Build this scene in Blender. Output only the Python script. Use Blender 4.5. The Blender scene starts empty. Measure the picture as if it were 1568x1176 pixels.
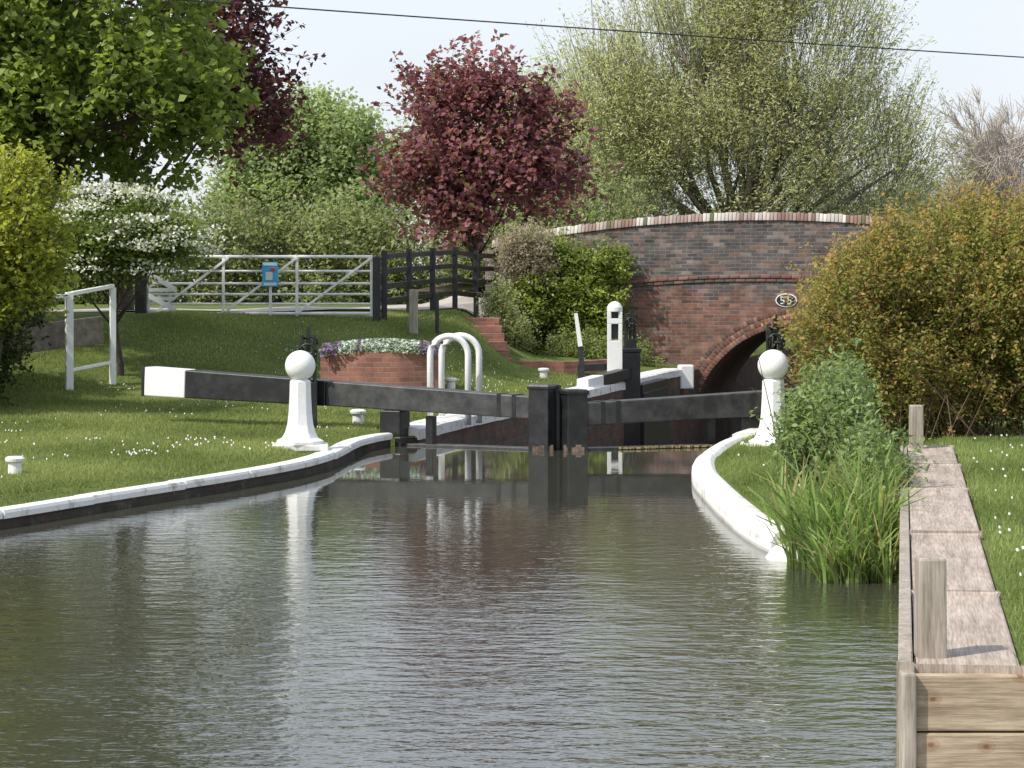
import bpy, math, numpy as np
from mathutils import Vector
rng = np.random.default_rng(7)
S = bpy.context.scene
COL = S.collection

# ---------------------------------------------------------------- helpers
def sm(a, b, x):
    t = np.clip((np.asarray(x, dtype=float) - a) / (b - a), 0, 1)
    return t * t * (3 - 2 * t)

def group(name, loc=(0, 0, 0), rotz=0.0):
    e = bpy.data.objects.new(name, None)
    e.location = loc; e.rotation_euler = (0, 0, rotz)
    e.empty_display_size = 0.2
    COL.objects.link(e)
    return e

def finish(o, mat, parent, local, bevel, smooth):
    COL.objects.link(o)
    if mat is not None: o.data.materials.append(mat)
    if parent is not None:
        o.parent = parent
        if not local: o.location = -Vector(parent.location)
    if smooth:
        o.data.polygons.foreach_set("use_smooth", np.ones(len(o.data.polygons), dtype=bool))
    if bevel:
        m = o.modifiers.new("bevel", 'BEVEL'); m.width = bevel; m.segments = 2; m.limit_method = 'ANGLE'
    return o

def obj(name, v, f, mat=None, parent=None, bevel=0, smooth=False, local=False):
    me = bpy.data.meshes.new(name)
    me.from_pydata([tuple(map(float, p)) for p in v], [], [tuple(int(i) for i in q) for q in f])
    me.update()
    return finish(bpy.data.objects.new(name, me), mat, parent, local, bevel, smooth)

def npmesh(name, V, F, mat, parent=None, cols=None, smooth=False, local=False):
    V = np.asarray(V, dtype=np.float32); F = np.asarray(F, dtype=np.int32)
    n, k = F.shape
    me = bpy.data.meshes.new(name)
    me.vertices.add(len(V)); me.vertices.foreach_set("co", V.ravel())
    me.loops.add(n * k); me.loops.foreach_set("vertex_index", F.ravel())
    me.polygons.add(n); me.polygons.foreach_set("loop_start", np.arange(0, n * k, k, dtype=np.int32))
    me.update(calc_edges=True)
    if cols is not None:
        a = me.color_attributes.new("col", 'FLOAT_COLOR', 'POINT')
        c = np.ones((len(V), 4), dtype=np.float32); c[:, :3] = cols
        a.data.foreach_set("color", c.ravel())
    return finish(bpy.data.objects.new(name, me), mat, parent, local, 0, smooth)

class B:
    """collects boxes / tubes / lathes into one mesh"""
    def __init__(s): s.v = []; s.f = []
    def add(s, v, f):
        o = len(s.v); s.v += [tuple(p) for p in v]; s.f += [tuple(i + o for i in q) for q in f]
    def box(s, c, size, rz=0.0):
        x, y, z = [k / 2 for k in size]; cs, sn = math.cos(rz), math.sin(rz); v = []
        for dz in (-z, z):
            for dx, dy in ((-x, -y), (x, -y), (x, y), (-x, y)):
                v.append((c[0] + dx * cs - dy * sn, c[1] + dx * sn + dy * cs, c[2] + dz))
        s.add(v, [(0, 3, 2, 1), (4, 5, 6, 7), (0, 1, 5, 4), (1, 2, 6, 5), (2, 3, 7, 6), (3, 0, 4, 7)])
    def beam(s, a, b, w, h, h2=None, w2=None):
        a = np.array(a, float); b = np.array(b, float); h2 = h if h2 is None else h2; w2 = w if w2 is None else w2
        d = b - a; d /= np.linalg.norm(d)
        up = np.array([0, 0, 1.0])
        if abs(d[2]) > .95: up = np.array([0, 1.0, 0])
        sd = np.cross(d, up); sd /= np.linalg.norm(sd); u = np.cross(sd, d)
        v = []
        for p, ww, hh in ((a, w, h), (b, w2, h2)):
            for i, j in ((-1, -1), (1, -1), (1, 1), (-1, 1)):
                v.append(p + sd * ww / 2 * i + u * hh / 2 * j)
        s.add(v, [(0, 1, 2, 3), (4, 7, 6, 5), (0, 4, 5, 1), (1, 5, 6, 2), (2, 6, 7, 3), (3, 7, 4, 0)])
    def tube(s, P, R, n=8):
        P = [np.array(p, float) for p in P]; v = []; f = []
        R = R if hasattr(R, '__len__') else [R] * len(P)
        for i, p in enumerate(P):
            d = P[min(i + 1, len(P) - 1)] - P[max(i - 1, 0)]; d /= (np.linalg.norm(d) + 1e-9)
            a = np.cross(d, (0.3, 0.1, 1) if abs(d[2]) < .9 else (1, .2, 0)); a /= np.linalg.norm(a); b = np.cross(d, a)
            for k in range(n):
                t = 2 * math.pi * k / n; v.append(p + R[i] * (a * math.cos(t) + b * math.sin(t)))
        for i in range(len(P) - 1):
            for k in range(n):
                f.append((i * n + k, i * n + (k + 1) % n, (i + 1) * n + (k + 1) % n, (i + 1) * n + k))
        f.append(tuple(range(n))[::-1]); f.append(tuple(range((len(P) - 1) * n, len(P) * n)))
        s.add(v, f)
    def lathe(s, c, prof, n=24, rot=0.0):
        v = []; f = []
        for r, z in prof:
            for k in range(n):
                t = 2 * math.pi * k / n + rot; v.append((c[0] + r * math.cos(t), c[1] + r * math.sin(t), c[2] + z))
        for i in range(len(prof) - 1):
            for k in range(n):
                f.append((i * n + k, i * n + (k + 1) % n, (i + 1) * n + (k + 1) % n, (i + 1) * n + k))
        f.append(tuple(range(n))[::-1]); f.append(tuple(range((len(prof) - 1) * n, len(prof) * n)))
        s.add(v, f)
    def make(s, name, mat, parent=None, bevel=0, smooth=False, local=False):
        return obj(name, s.v, s.f, mat, parent, bevel, smooth, local)

# ---------------------------------------------------------------- materials
def newmat(name):
    m = bpy.data.materials.new(name); m.use_nodes = True
    nt = m.node_tree; p = nt.nodes["Principled BSDF"]
    return m, nt, p
def N(nt, t, **kw):
    n = nt.nodes.new(t)
    for k, v in kw.items(): setattr(n, k, v)
    return n
def ramp(nt, stops, fac=None, interp='LINEAR'):
    r = nt.nodes.new('ShaderNodeValToRGB'); r.color_ramp.interpolation = interp
    e = r.color_ramp.elements
    while len(e) < len(stops): e.new(0.5)
    for i, (p, c) in enumerate(stops):
        e[i].position = p; e[i].color = (*c, 1) if len(c) == 3 else c
    if fac is not None: nt.links.new(fac, r.inputs[0])
    return r
def coords(nt, scale=(1, 1, 1), rot=0.0):
    tc = N(nt, 'ShaderNodeTexCoord'); out = tc.outputs['Object']
    if rot:
        m0 = N(nt, 'ShaderNodeMapping'); m0.inputs['Rotation'].default_value = (0, 0, rot); nt.links.new(out, m0.inputs['Vector']); out = m0.outputs['Vector']
    mp = N(nt, 'ShaderNodeMapping'); mp.inputs['Scale'].default_value = scale
    nt.links.new(out, mp.inputs['Vector']); return mp.outputs['Vector']
def noise(nt, vec, scale, detail=4, rough=.55):
    n = N(nt, 'ShaderNodeTexNoise'); n.inputs['Scale'].default_value = scale
    n.inputs['Detail'].default_value = detail; n.inputs['Roughness'].default_value = rough
    nt.links.new(vec, n.inputs['Vector']); return n.outputs['Fac']
def mixc(nt, fac, a, b, mode='MIX'):
    m = N(nt, 'ShaderNodeMix', data_type='RGBA', blend_type=mode)
    for s, v in ((0, fac), (6, a), (7, b)):
        if hasattr(v, 'links'): nt.links.new(v, m.inputs[s])
        else: m.inputs[s].default_value = v if s == 0 else ((*v, 1) if len(v) == 3 else v)
    return m.outputs[2]
def bump(nt, p, h, strength=.5, dist=.01):
    b = N(nt, 'ShaderNodeBump'); b.inputs['Strength'].default_value = strength; b.inputs['Distance'].default_value = dist
    nt.links.new(h, b.inputs['Height']); nt.links.new(b.outputs[0], p.inputs['Normal'])

def m_paint(name, c, dirt, rough=.5, lo=.45, hi=.7, sc=6):
    m, nt, p = newmat(name); v = coords(nt)
    n1 = noise(nt, v, sc, 6, .7); n2 = noise(nt, v, sc * 9, 3)
    r = ramp(nt, [(lo, (0, 0, 0)), (hi, (1, 1, 1))], n1)
    c1 = mixc(nt, r.outputs[0], c, dirt)
    c2 = mixc(nt, .25, c1, ramp(nt, [(.3, (.45, .45, .45)), (.7, (1, 1, 1))], n2).outputs[0], 'MULTIPLY')
    nt.links.new(c2, p.inputs['Base Color']); p.inputs['Roughness'].default_value = rough
    bump(nt, p, n2, .3, .004); return m

def m_leaf(name, trans=.35, rough=.55, spec=.3):
    m, nt, p = newmat(name)
    a = N(nt, 'ShaderNodeAttribute', attribute_name="col")
    nt.links.new(a.outputs['Color'], p.inputs['Base Color']); p.inputs['Roughness'].default_value = rough
    p.inputs['Specular IOR Level'].default_value = spec
    if trans > 0:
        t = N(nt, 'ShaderNodeBsdfTranslucent'); g = mixc(nt, 1.0, a.outputs['Color'], (1.35, 1.4, .85), 'MULTIPLY')
        nt.links.new(g, t.inputs['Color'])
        ms = N(nt, 'ShaderNodeMixShader'); ms.inputs[0].default_value = trans
        nt.links.new(p.outputs[0], ms.inputs[1]); nt.links.new(t.outputs[0], ms.inputs[2])
        nt.links.new(ms.outputs[0], nt.nodes['Material Output'].inputs['Surface'])
    return m

def m_brick(name, palette, ax=(1, 0), stain=.5, upper=None, zsplit=2.0, mortar=(.22, .19, .16), moss=0.0):
    m, nt, p = newmat(name)
    tc = N(nt, 'ShaderNodeTexCoord'); sp = N(nt, 'ShaderNodeSeparateXYZ'); nt.links.new(tc.outputs['Object'], sp.inputs[0])
    mx = N(nt, 'ShaderNodeMath', operation='MULTIPLY'); mx.inputs[1].default_value = ax[0]; nt.links.new(sp.outputs['X'], mx.inputs[0])
    my = N(nt, 'ShaderNodeMath', operation='MULTIPLY_ADD'); my.inputs[1].default_value = ax[1]
    nt.links.new(sp.outputs['Y'], my.inputs[0]); nt.links.new(mx.outputs[0], my.inputs[2])
    cb = N(nt, 'ShaderNodeCombineXYZ'); nt.links.new(my.outputs[0], cb.inputs[0]); nt.links.new(sp.outputs['Z'], cb.inputs[1])
    wn = N(nt, 'ShaderNodeTexNoise'); wn.inputs['Scale'].default_value = 1.1; nt.links.new(tc.outputs['Object'], wn.inputs['Vector'])
    wv = N(nt, 'ShaderNodeVectorMath', operation='MULTIPLY_ADD'); nt.links.new(wn.outputs['Color'], wv.inputs[0]); wv.inputs[1].default_value = (.06, .06, 0); nt.links.new(cb.outputs[0], wv.inputs[2])
    bt = N(nt, 'ShaderNodeTexBrick'); nt.links.new(wv.outputs[0], bt.inputs['Vector'])
    bt.inputs['Color1'].default_value = (0, 0, 0, 1); bt.inputs['Color2'].default_value = (1, 1, 1, 1); bt.inputs['Mortar'].default_value = (.5, .5, .5, 1)
    bt.inputs['Scale'].default_value = 1; bt.inputs['Brick Width'].default_value = .235; bt.inputs['Row Height'].default_value = .078
    bt.inputs['Mortar Size'].default_value = .007; bt.inputs['Mortar Smooth'].default_value = .3
    def rp(pal): return ramp(nt, [(i / (len(pal) - 1), c) for i, c in enumerate(pal)], bt.outputs['Color']).outputs[0]
    c = rp(palette); ov = tc.outputs['Object']
    if upper:
        n = noise(nt, ov, .9, 6, .7)
        za = N(nt, 'ShaderNodeMath', operation='MULTIPLY_ADD'); za.inputs[1].default_value = .42; nt.links.new(sp.outputs['Z'], za.inputs[0])
        za.inputs[2].default_value = -.42 * zsplit
        ad = N(nt, 'ShaderNodeMath', operation='ADD'); nt.links.new(za.outputs[0], ad.inputs[0]); nt.links.new(n, ad.inputs[1])
        f = ramp(nt, [(.46, (0, 0, 0)), (.58, (1, 1, 1))], ad.outputs[0])
        c = mixc(nt, f.outputs[0], c, rp(upper))
    c = mixc(nt, bt.outputs['Fac'], c, mortar)
    st = ramp(nt, [(.35, (.34, .32, .3)), (.65, (1.2, 1.15, 1.1))], noise(nt, ov, 1.7, 8, .75))
    c = mixc(nt, stain, c, st.outputs[0], 'MULTIPLY')
    lich = ramp(nt, [(.57, (0, 0, 0)), (.7, (1, 1, 1))], noise(nt, ov, 5, 7, .8))
    c = mixc(nt, mixc(nt, 1.0, lich.outputs[0], (.45, .45, .45), 'MULTIPLY'), c, (.34, .33, .3))
    if moss:
        ms = ramp(nt, [(.55, (0, 0, 0)), (.7, (1, 1, 1))], noise(nt, ov, 1.1, 6, .75))
        c = mixc(nt, mixc(nt, 1.0, ms.outputs[0], (moss, moss, moss), 'MULTIPLY'), c, (.07, .08, .04))
    nt.links.new(c, p.inputs['Base Color']); p.inputs['Roughness'].default_value = .85
    iv = N(nt, 'ShaderNodeMath', operation='SUBTRACT'); iv.inputs[0].default_value = 1; nt.links.new(bt.outputs['Fac'], iv.inputs[1])
    bump(nt, p, iv.outputs[0], .6, .01); return m

def m_wood(name, scale, c1, c2, knots=False, rot=0.0):
    m, nt, p = newmat(name); v = coords(nt, scale, rot); o = coords(nt)
    g = noise(nt, v, 1.0, 6, .65); g2 = noise(nt, v, 4.0, 4)
    c = ramp(nt, [(.3, c1), (.7, c2)], g).outputs[0]
    c = mixc(nt, .5, c, ramp(nt, [(.35, (.5, .46, .42)), (.6, (1, 1, 1))], g2).outputs[0], 'MULTIPLY')
    c = mixc(nt, .6, c, ramp(nt, [(.3, (.55, .55, .54)), (.65, (1.05, 1.05, 1.05))], noise(nt, o, 2.5, 6, .7)).outputs[0], 'MULTIPLY')
    if knots:
        vo = N(nt, 'ShaderNodeTexVoronoi'); vo.inputs['Scale'].default_value = 1.0; vo.inputs['Randomness'].default_value = .9
        vo.voronoi_dimensions = '2D'
        tc = N(nt, 'ShaderNodeTexCoord'); sp = N(nt, 'ShaderNodeSeparateXYZ'); nt.links.new(tc.outputs['Object'], sp.inputs[0])
        cb = N(nt, 'ShaderNodeCombineXYZ'); nt.links.new(sp.outputs['X'], cb.inputs[0]); nt.links.new(sp.outputs['Z'], cb.inputs[1])
        mp = N(nt, 'ShaderNodeMapping'); mp.inputs['Scale'].default_value = (4.2, 5.6, 1); nt.links.new(cb.outputs[0], mp.inputs[0]); nt.links.new(mp.outputs[0], vo.inputs['Vector'])
        k = ramp(nt, [(.0, (.2, .09, .05)), (.05, (.4, .2, .12)), (.07, (.95, .8, .65)), (.09, (.6, .42, .3)), (.11, (1, .95, .85)), (.13, (.75, .62, .5)), (.17, (1, 1, 1))], vo.outputs['Distance'])
        c = mixc(nt, .7, c, k.outputs[0], 'MULTIPLY')
    nt.links.new(c, p.inputs['Base Color']); p.inputs['Roughness'].default_value = .8
    bump(nt, p, g2, .4, .006); return m

WHITE = m_paint("white_paint", (.83, .83, .81), (.55, .53, .47), .45, .6, .85)
WHITEW = m_paint("worn_white_coping", (.79, .78, .75), (.3, .26, .2), .6, .52, .72, 6)
WHITER = m_paint("white_kerb_paint", (.76, .75, .72), (.36, .32, .25), .6, .53, .75, 4)
BLACK = m_paint("black_paint", (.014, .014, .016), (.045, .045, .043), .4, .45, .75, 4)
GREYBLK = m_paint("faded_black_timber", (.028, .028, .031), (.085, .083, .08), .5, .4, .7, 5)
BARK = m_paint("bark", (.09, .07, .05), (.045, .035, .03), .9, .4, .6, 8)
PALEBARK = m_paint("pale_bark", (.25, .21, .17), (.14, .12, .1), .9, .4, .6, 8)
WETWALL = m_brick("wet_brick", [(.03, .025, .02), (.07, .045, .035), (.05, .05, .03)], (.24, .97), .9, mortar=(.05, .045, .035))
LOCKBRICK = m_brick("lock_wall_brick", [(.07, .05, .045), (.17, .075, .05), (.11, .06, .045), (.08, .075, .06)], (.24, .97), .8, mortar=(.1, .085, .065), moss=.5)
BRIDGEB = m_brick("bridge_brick", [(.1, .065, .058), (.27, .115, .085), (.18, .09, .07), (.34, .18, .135), (.13, .09, .085)], (1, 0), .9,
                  upper=[(.06, .06, .072), (.14, .12, .125), (.085, .087, .1), (.21, .13, .11), (.24, .225, .22)], zsplit=1.75, mortar=(.24, .22, .2), moss=.35)
REDB = m_brick("red_brick", [(.24, .1, .075), (.36, .155, .11), (.3, .125, .09)], (.9, .43), .6, mortar=(.28, .23, .2))
LEAF = m_leaf("leaf", .48); LEAFD = m_leaf("dull_leaf", .45, .7, .15)
PETAL = m_leaf("petal", .3, .6, .2); TINT = m_leaf("tinted_surface", 0, .8, .3)
WOODTOP = m_wood("weathered_sleeper", (26, 1.3, 5), (.31, .245, .205), (.56, .47, .4), rot=.174)
WOODEND = m_wood("new_timber", (1.6, 3, 26), (.38, .28, .19), (.6, .49, .35), True)
WOODGREY = m_wood("grey_timber", (20, 20, 1.5), (.27, .23, .19), (.5, .44, .37))

GRASS, nt, p = newmat("grass_ground")
v = coords(nt)
c = ramp(nt, [(.3, (.085, .115, .035)), (.55, (.135, .17, .05)), (.75, (.21, .23, .09))], noise(nt, v, 1.1, 8, .7)).outputs[0]
c = mixc(nt, .6, c, ramp(nt, [(.35, (.45, .5, .4)), (.65, (1.2, 1.2, 1.1))], noise(nt, v, 28, 4, .7)).outputs[0], 'MULTIPLY')
nt.links.new(c, p.inputs['Base Color']); p.inputs['Roughness'].default_value = .95; p.inputs['Specular IOR Level'].default_value = .1
bump(nt, p, noise(nt, v, 40, 4), .8, .03)
ROAD, nt, p = newmat("concrete_track"); v = coords(nt)
c = ramp(nt, [(.3, (.33, .29, .26)), (.7, (.48, .43, .39))], noise(nt, v, 3, 7, .7)).outputs[0]
nt.links.new(c, p.inputs['Base Color']); p.inputs['Roughness'].default_value = .9
def m_water(name, base, amp, scale=4.5, ior=2.3):
    m, nt, p = newmat(name)
    p.inputs['Base Color'].default_value = (*base, 1); p.inputs['Roughness'].default_value = .02; p.inputs['IOR'].default_value = ior
    tc = N(nt, 'ShaderNodeTexCoord'); sp = N(nt, 'ShaderNodeSeparateXYZ'); nt.links.new(tc.outputs['Object'], sp.inputs[0])
    mr = N(nt, 'ShaderNodeMapRange'); nt.links.new(sp.outputs['Y'], mr.inputs[0])
    mr.inputs[1].default_value = 23; mr.inputs[2].default_value = 10; mr.inputs[3].default_value = 0.0; mr.inputs[4].default_value = 1.0
    pw = N(nt, 'ShaderNodeMath', operation='POWER'); nt.links.new(mr.outputs[0], pw.inputs[0]); pw.inputs[1].default_value = 1.5
    pa = N(nt, 'ShaderNodeMath', operation='ADD'); nt.links.new(pw.outputs[0], pa.inputs[0]); pa.inputs[1].default_value = .025
    mp = N(nt, 'ShaderNodeMapping'); mp.inputs['Scale'].default_value = (.7, 1.25, 1); mp.inputs['Rotation'].default_value = (0, 0, .15)
    nt.links.new(tc.outputs['Object'], mp.inputs[0])
    n1 = noise(nt, mp.outputs[0], scale, 3, .5); n2 = noise(nt, mp.outputs[0], scale * .28, 2, .5)
    gust = ramp(nt, [(.35, (.5, .5, .5)), (.65, (1, 1, 1))], noise(nt, tc.outputs['Object'], .35, 2)).outputs[0]
    ad = N(nt, 'ShaderNodeMath', operation='MULTIPLY_ADD'); nt.links.new(n2, ad.inputs[0]); ad.inputs[1].default_value = .6; nt.links.new(n1, ad.inputs[2])
    m1 = N(nt, 'ShaderNodeMath', operation='MULTIPLY'); nt.links.new(ad.outputs[0], m1.inputs[0]); nt.links.new(pa.outputs[0], m1.inputs[1])
    m2 = N(nt, 'ShaderNodeMath', operation='MULTIPLY'); nt.links.new(m1.outputs[0], m2.inputs[0]); nt.links.new(gust, m2.inputs[1])
    bump(nt, p, m2.outputs[0], 1.0, amp)
    return m
WATER = m_water("canal_water", (.05, .05, .038), .018, 7.5)
WATERL = m_water("lower_canal_water", (.012, .014, .008), .004, ior=1.4)
WZ = .07

# ---------------------------------------------------------------- layout
LE = np.array([(-22, -40), (-15, 2), (-9.5, 9), (-6.7, 13.5), (-5.1, 16.3), (-4.2, 18.2), (-3.43, 20), (-2.75, 21.5), (-2.25, 22.8), (-2.0, 23.9),
               (-1.82, 26.4), (-1.5, 27.3), (-1.2, 27.5), (3.48, 46.2), (4.1, 48.7), (5.5, 54.3), (9, 68), (18, 95), (45, 140), (200, 400), (500, 1500)], float)
RE = np.array([(3.0, -40), (3.0, 9.17), (1.6, 9.2), (2.6, 14.9), (2.5, 15.3), (2.1, 16.0), (1.93, 16.8), (1.86, 18), (1.83, 19.8), (1.83, 21.8), (1.95, 23.4), (2.4, 25.6), (2.9, 27.2),
               (3.4, 28.3), (3.7, 29.2), (8.17, 47.2), (8.4, 48.5), (9.9, 54.3), (14.5, 68), (24, 95), (52, 140), (210, 400), (520, 1500)], float)
xL = lambda Y: np.interp(Y, LE[:, 1], LE[:, 0]); xR = lambda Y: np.interp(Y, RE[:, 1], RE[:, 0])
def hL(x, Y):
    x = np.asarray(x, float); Y = np.asarray(Y, float); d = xL(Y) - x
    base = .265 + .25 * sm(27, 42, Y) * sm(.5, 3, d)
    rise = .98 * sm(-4.6, 4.2, Y - (37.6 + .75 * (np.clip(x, -9, 1) + 5))) * (1 - sm(-1.2, .4, x))
    z = base + rise
    z = z + (1.45 - z) * sm(51, 57, Y) * sm(1, 4, d)
    z = z + .02 * np.sin(x * 1.7 + Y * .6) * sm(.5, 2, d)
    return .18 + (z - .18) * sm(.26, .6, d)
def hR(x, Y):
    x = np.asarray(x, float); Y = np.asarray(Y, float); d = x - xR(Y)
    dw = x - (1.6 + .176 * (Y - 9.2) + .3)
    z = .3 + .17 * sm(-.3, .2, dw) * (1 - sm(22, 26, Y)) + 1.2 * sm(41, 47, Y) * sm(1, 4, d)
    lo = .2 - .12 * (1 - sm(15.6, 16.4, Y)) * sm(14.0, 15.0, Y)
    return lo + (z - lo) * sm(.16, .42, d)

Ys = np.concatenate([[-200, -40, -10, 0, 5, 8, 9.17, 9.2], np.arange(9.5, 57, .3), [58, 60, 63, 66, 70, 78, 90, 110, 140, 200, 300, 500, 900, 1500]])
dd = np.array([0, .24, .36, .5, .8, 1.2, 1.7, 2.2, 2.8, 3.4, 4, 4.7, 5.4, 6.2, 7, 8, 9.5, 12, 16, 22, 30, 45, 80, 200, 500, 1500])
rows = []
for Y in Ys:
    l = float(xL(Y)); r = float(xR(Y)); row = []
    for d in dd[::-1]: row.append((l - d, Y, float(hL(l - d, Y))))
    row.append((l, Y, -3.2)); row.append((r, Y, -3.2))
    for d in dd: row.append((r + d, Y, float(hR(r + d, Y))))
    rows.append(row)
G = np.array(rows); nr, nc, _ = G.shape
i, j = np.meshgrid(np.arange(nr - 1), np.arange(nc - 1), indexing='ij'); a = (i * nc + j).ravel()
npmesh("ground", G.reshape(-1, 3), np.stack([a, a + 1, a + nc + 1, a + nc], 1), GRASS, smooth=False)

obj("canal_water", [(-60, -60, WZ), (60, -60, WZ), (60, 27.3, WZ), (2.94, 27.3, WZ), (.54, 26.65, WZ), (-1.5, 27.45, WZ), (-60, 27.45, WZ)], [(0, 1, 2, 3, 4, 5, 6)], WATER)
obj("lower_canal_water", [(-6, 27.7, -1.9), (12, 27.7, -1.9), (60, 150, -1.9), (10, 150, -1.9)], [(0, 1, 2, 3)], WATERL)

def resample(P, step):
    P = np.asarray(P, float); s = np.concatenate([[0], np.cumsum(np.linalg.norm(np.diff(P, axis=0), axis=1))])
    t = np.linspace(0, s[-1], max(2, int(round(s[-1] / step)) + 1))
    return np.stack([np.interp(t, s, P[:, k]) for k in range(P.shape[1])], 1)
def smoothpath(P, it=6):
    P = P.copy()
    for _ in range(it): P[1:-1] = P[1:-1] * .5 + (P[:-2] + P[2:]) * .25
    return P
def sweep(b, P, prof, closed=True):
    P = np.asarray(P, float); T = np.gradient(P, axis=0); T /= np.linalg.norm(T, axis=1)[:, None]
    R = np.stack([T[:, 1], -T[:, 0]], 1); k = len(prof); v = []; f = []
    for q, r in zip(P, R):
        for o, z in prof: v.append((q[0] + r[0] * o, q[1] + r[1] * o, z))
    for i in range(len(P) - 1):
        for jx in range(k if closed else k - 1):
            f.append((i * k + jx, i * k + (jx + 1) % k, (i + 1) * k + (jx + 1) % k, (i + 1) * k + jx))
    if closed: f.append(tuple(range(k))); f.append(tuple(range((len(P) - 1) * k, len(P) * k))[::-1])
    b.add(v, f)
def stones(P, prof, length, gap=.012, jit=.008, sit=6):
    Q = smoothpath(resample(P, .1), sit); b = B(); n = max(3, int(length / .1)); i = 0
    while i < len(Q) - 2:
        nn_ = n + int(rng.integers(-2, 3)); seg = Q[i:i + nn_ + 1].copy()
        if len(seg) < 3: break
        seg[0] += (seg[1] - seg[0]) * gap * 8; seg[-1] += (seg[-2] - seg[-1]) * gap * 4
        dz = rng.uniform(-jit, jit); do = rng.uniform(-jit, jit)
        sweep(b, seg, [(o + do, z + dz) for o, z in prof]); i += nn_
    return b
def sub(E, y0, y1):
    m = (E[:, 1] > y0) & (E[:, 1] < y1); f = lambda Y: (np.interp(Y, E[:, 1], E[:, 0]), Y)
    return np.array([f(y0)] + [tuple(q) for q in E[m]] + [f(y1)])
lw = group("lock_wall", (-1.5, 27, 0))
b = B(); sweep(b, resample(sub(LE, -39, 27.52), .1), [(-.02, .16), (.03, .16), (.03, -3), (-.02, -3)]); b.make("bank_wall", WETWALL, lw)
b = B(); sweep(b, resample(sub(LE, 27.56, 66), .5), [(-.02, .17), (.03, .17), (.03, -3.1), (-.02, -3.1)]); b.make("chamber_wall", LOCKBRICK, lw)
cp = [(-.16, .14), (-.16, .222), (-.02, .232), (.035, .225), (.05, .2), (.05, .155)]
stones(sub(LE, 4, 27.3), cp, 1.3, jit=.008, sit=25).make("coping_upper", WHITEW, lw)
stones(sub(LE, 27.5, 46.3), [(-.34, .13), (-.34, .285), (.0, .285), (.05, .26), (.05, .13)], 1.1).make("coping_chamber", WHITEW, lw)
b = B(); b.box((3.62, 46.3, .1), (.3, .25, .5), .2); b.make("coping_end", WHITE, lw, .03)
rw = group("lock_wall", (3, 27, 0))
b = B(); sweep(b, resample(sub(RE, 16.3, 27.4), .1), [(-.03, .1), (.02, .1), (.02, -3), (-.03, -3)]); b.make("bank_wall", WETWALL, rw)
b = B(); sweep(b, resample(sub(RE, 27.4, 66), .5), [(-.03, .17), (.02, .17), (.02, -3.1), (-.03, -3.1)]); b.make("chamber_wall", LOCKBRICK, rw)
stones(sub(RE, 16.5, 26.3), [(-.05, .05), (-.065, .1), (-.06, .17), (-.03, .225), (.02, .255), (.08, .262), (.13, .25), (.17, .22), (.19, .17), (.19, .05)], 1.5, gap=.008, jit=.005, sit=30).make("coping_rounded", WHITER, rw, smooth=False)
stones(sub(RE, 26.5, 47), [(-.05, .13), (-.05, .26), (.0, .285), (.34, .285), (.34, .13)], 1.1).make("coping_chamber", WHITEW, rw)
b = B(); b.lathe((2.03, 16.25, -.05), [(.2, 0), (.19, .12), (.13, .2), (.04, .23)], 7); b.box((2.12, 16.15, .05), (.22, .16, .2), .5); b.make("fallen_coping_stone", WHITEW, rw, .03)

# ---------------------------------------------------------------- lock gates
def lock_gate(name, heel, mitre, beam_end, zend, zm, white_len, ztp):
    g = group(name, (heel[0], heel[1], 0))
    H = np.array([*heel, 0.]); M = np.array([*mitre, 0.]); E = np.array([*beam_end, 0.])
    d = (M - H); L = np.linalg.norm(d); d /= L
    b = B(); n = 9
    for k in range(n):
        q = H + d * (L * (k + .5) / n); b.box((q[0], q[1], -1.47), (L / n - .012, .1, 3.08 + rng.uniform(-.01, .01)), math.atan2(d[1], d[0]))
    b.beam(H + (0, 0, .05), M + (0, 0, .05), .2, .09); b.beam(H + (0, 0, -.7), M + (0, 0, -.7), .2, .2)
    b.make("leaf_planks", GREYBLK, g, .006)
    b = B(); rz = math.atan2(d[1], d[0])
    b.box((mitre[0], mitre[1], -3 + (ztp + 3) / 2), (.26, .28, ztp + 3), rz)
    b.box((mitre[0], mitre[1], ztp - .035), (.29, .31, .05), rz)
    b.box((heel[0], heel[1], -1.25), (.28, .28, 3.5), rz)
    b.box((heel[0], heel[1] - .02, .12), (.34, .34, .12), rz)
    b.make("gate_posts", BLACK, g, .012)
    u = E - M; LL = np.linalg.norm(u[:2]); u /= LL
    A = M + u * .12 + np.array([0, 0, zm - .14]); W0 = M + u * (LL - white_len); tz = lambda s: (zm - .14) + ((zend - .18) - (zm - .14)) * s / LL
    W0[2] = tz(LL - white_len); EE = E.copy(); EE[2] = tz(LL)
    mid = M + u * (LL * .52); mid[2] = tz(LL * .52)
    b = B(); b.beam(A, mid, .26, .27, .31); b.make("balance_beam_inner", GREYBLK, g, .015)
    b = B(); b.beam(mid + u * .004, W0, .27, .315, .36); b.make("balance_beam_outer", BLACK, g, .015)
    b = B(); b.beam(W0 + u * .003, EE, .275, .365, .375); b.make("balance_beam_end", WHITE, g, .015)
    b = B(); b.beam(EE + u * .003, EE + u * .04, .285, .385); b.make("end_cap", BLACK, g)
    b = B()
    for s in (.3, .5):
        q = M + u * s; q[2] = tz(s); b.beam(q, q + u * .05, .268, .285)
    b.make("iron_straps", BLACK, g)
    b = B(); q = H + d * .5
    b.box((q[0], q[1], .24), (.1, .12, .4), rz)
    b.make("struts", BLACK, g, .01)
    return g
gl = lock_gate("lock_gate", (-1.45, 27.5), (.37, 26.68), (-4.72, 28.95), .975, .72, .62, .86)
gr = lock_gate("lock_gate", (2.9, 27.4), (.74, 26.62), (6.4, 28.6), .9, .64, .5, .8)
b = B(); b.box((.555, 26.78, -.4), (.07, .1, 2.5), 0); b.make("mitre_slat", BLACK, gl, .005)
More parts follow.
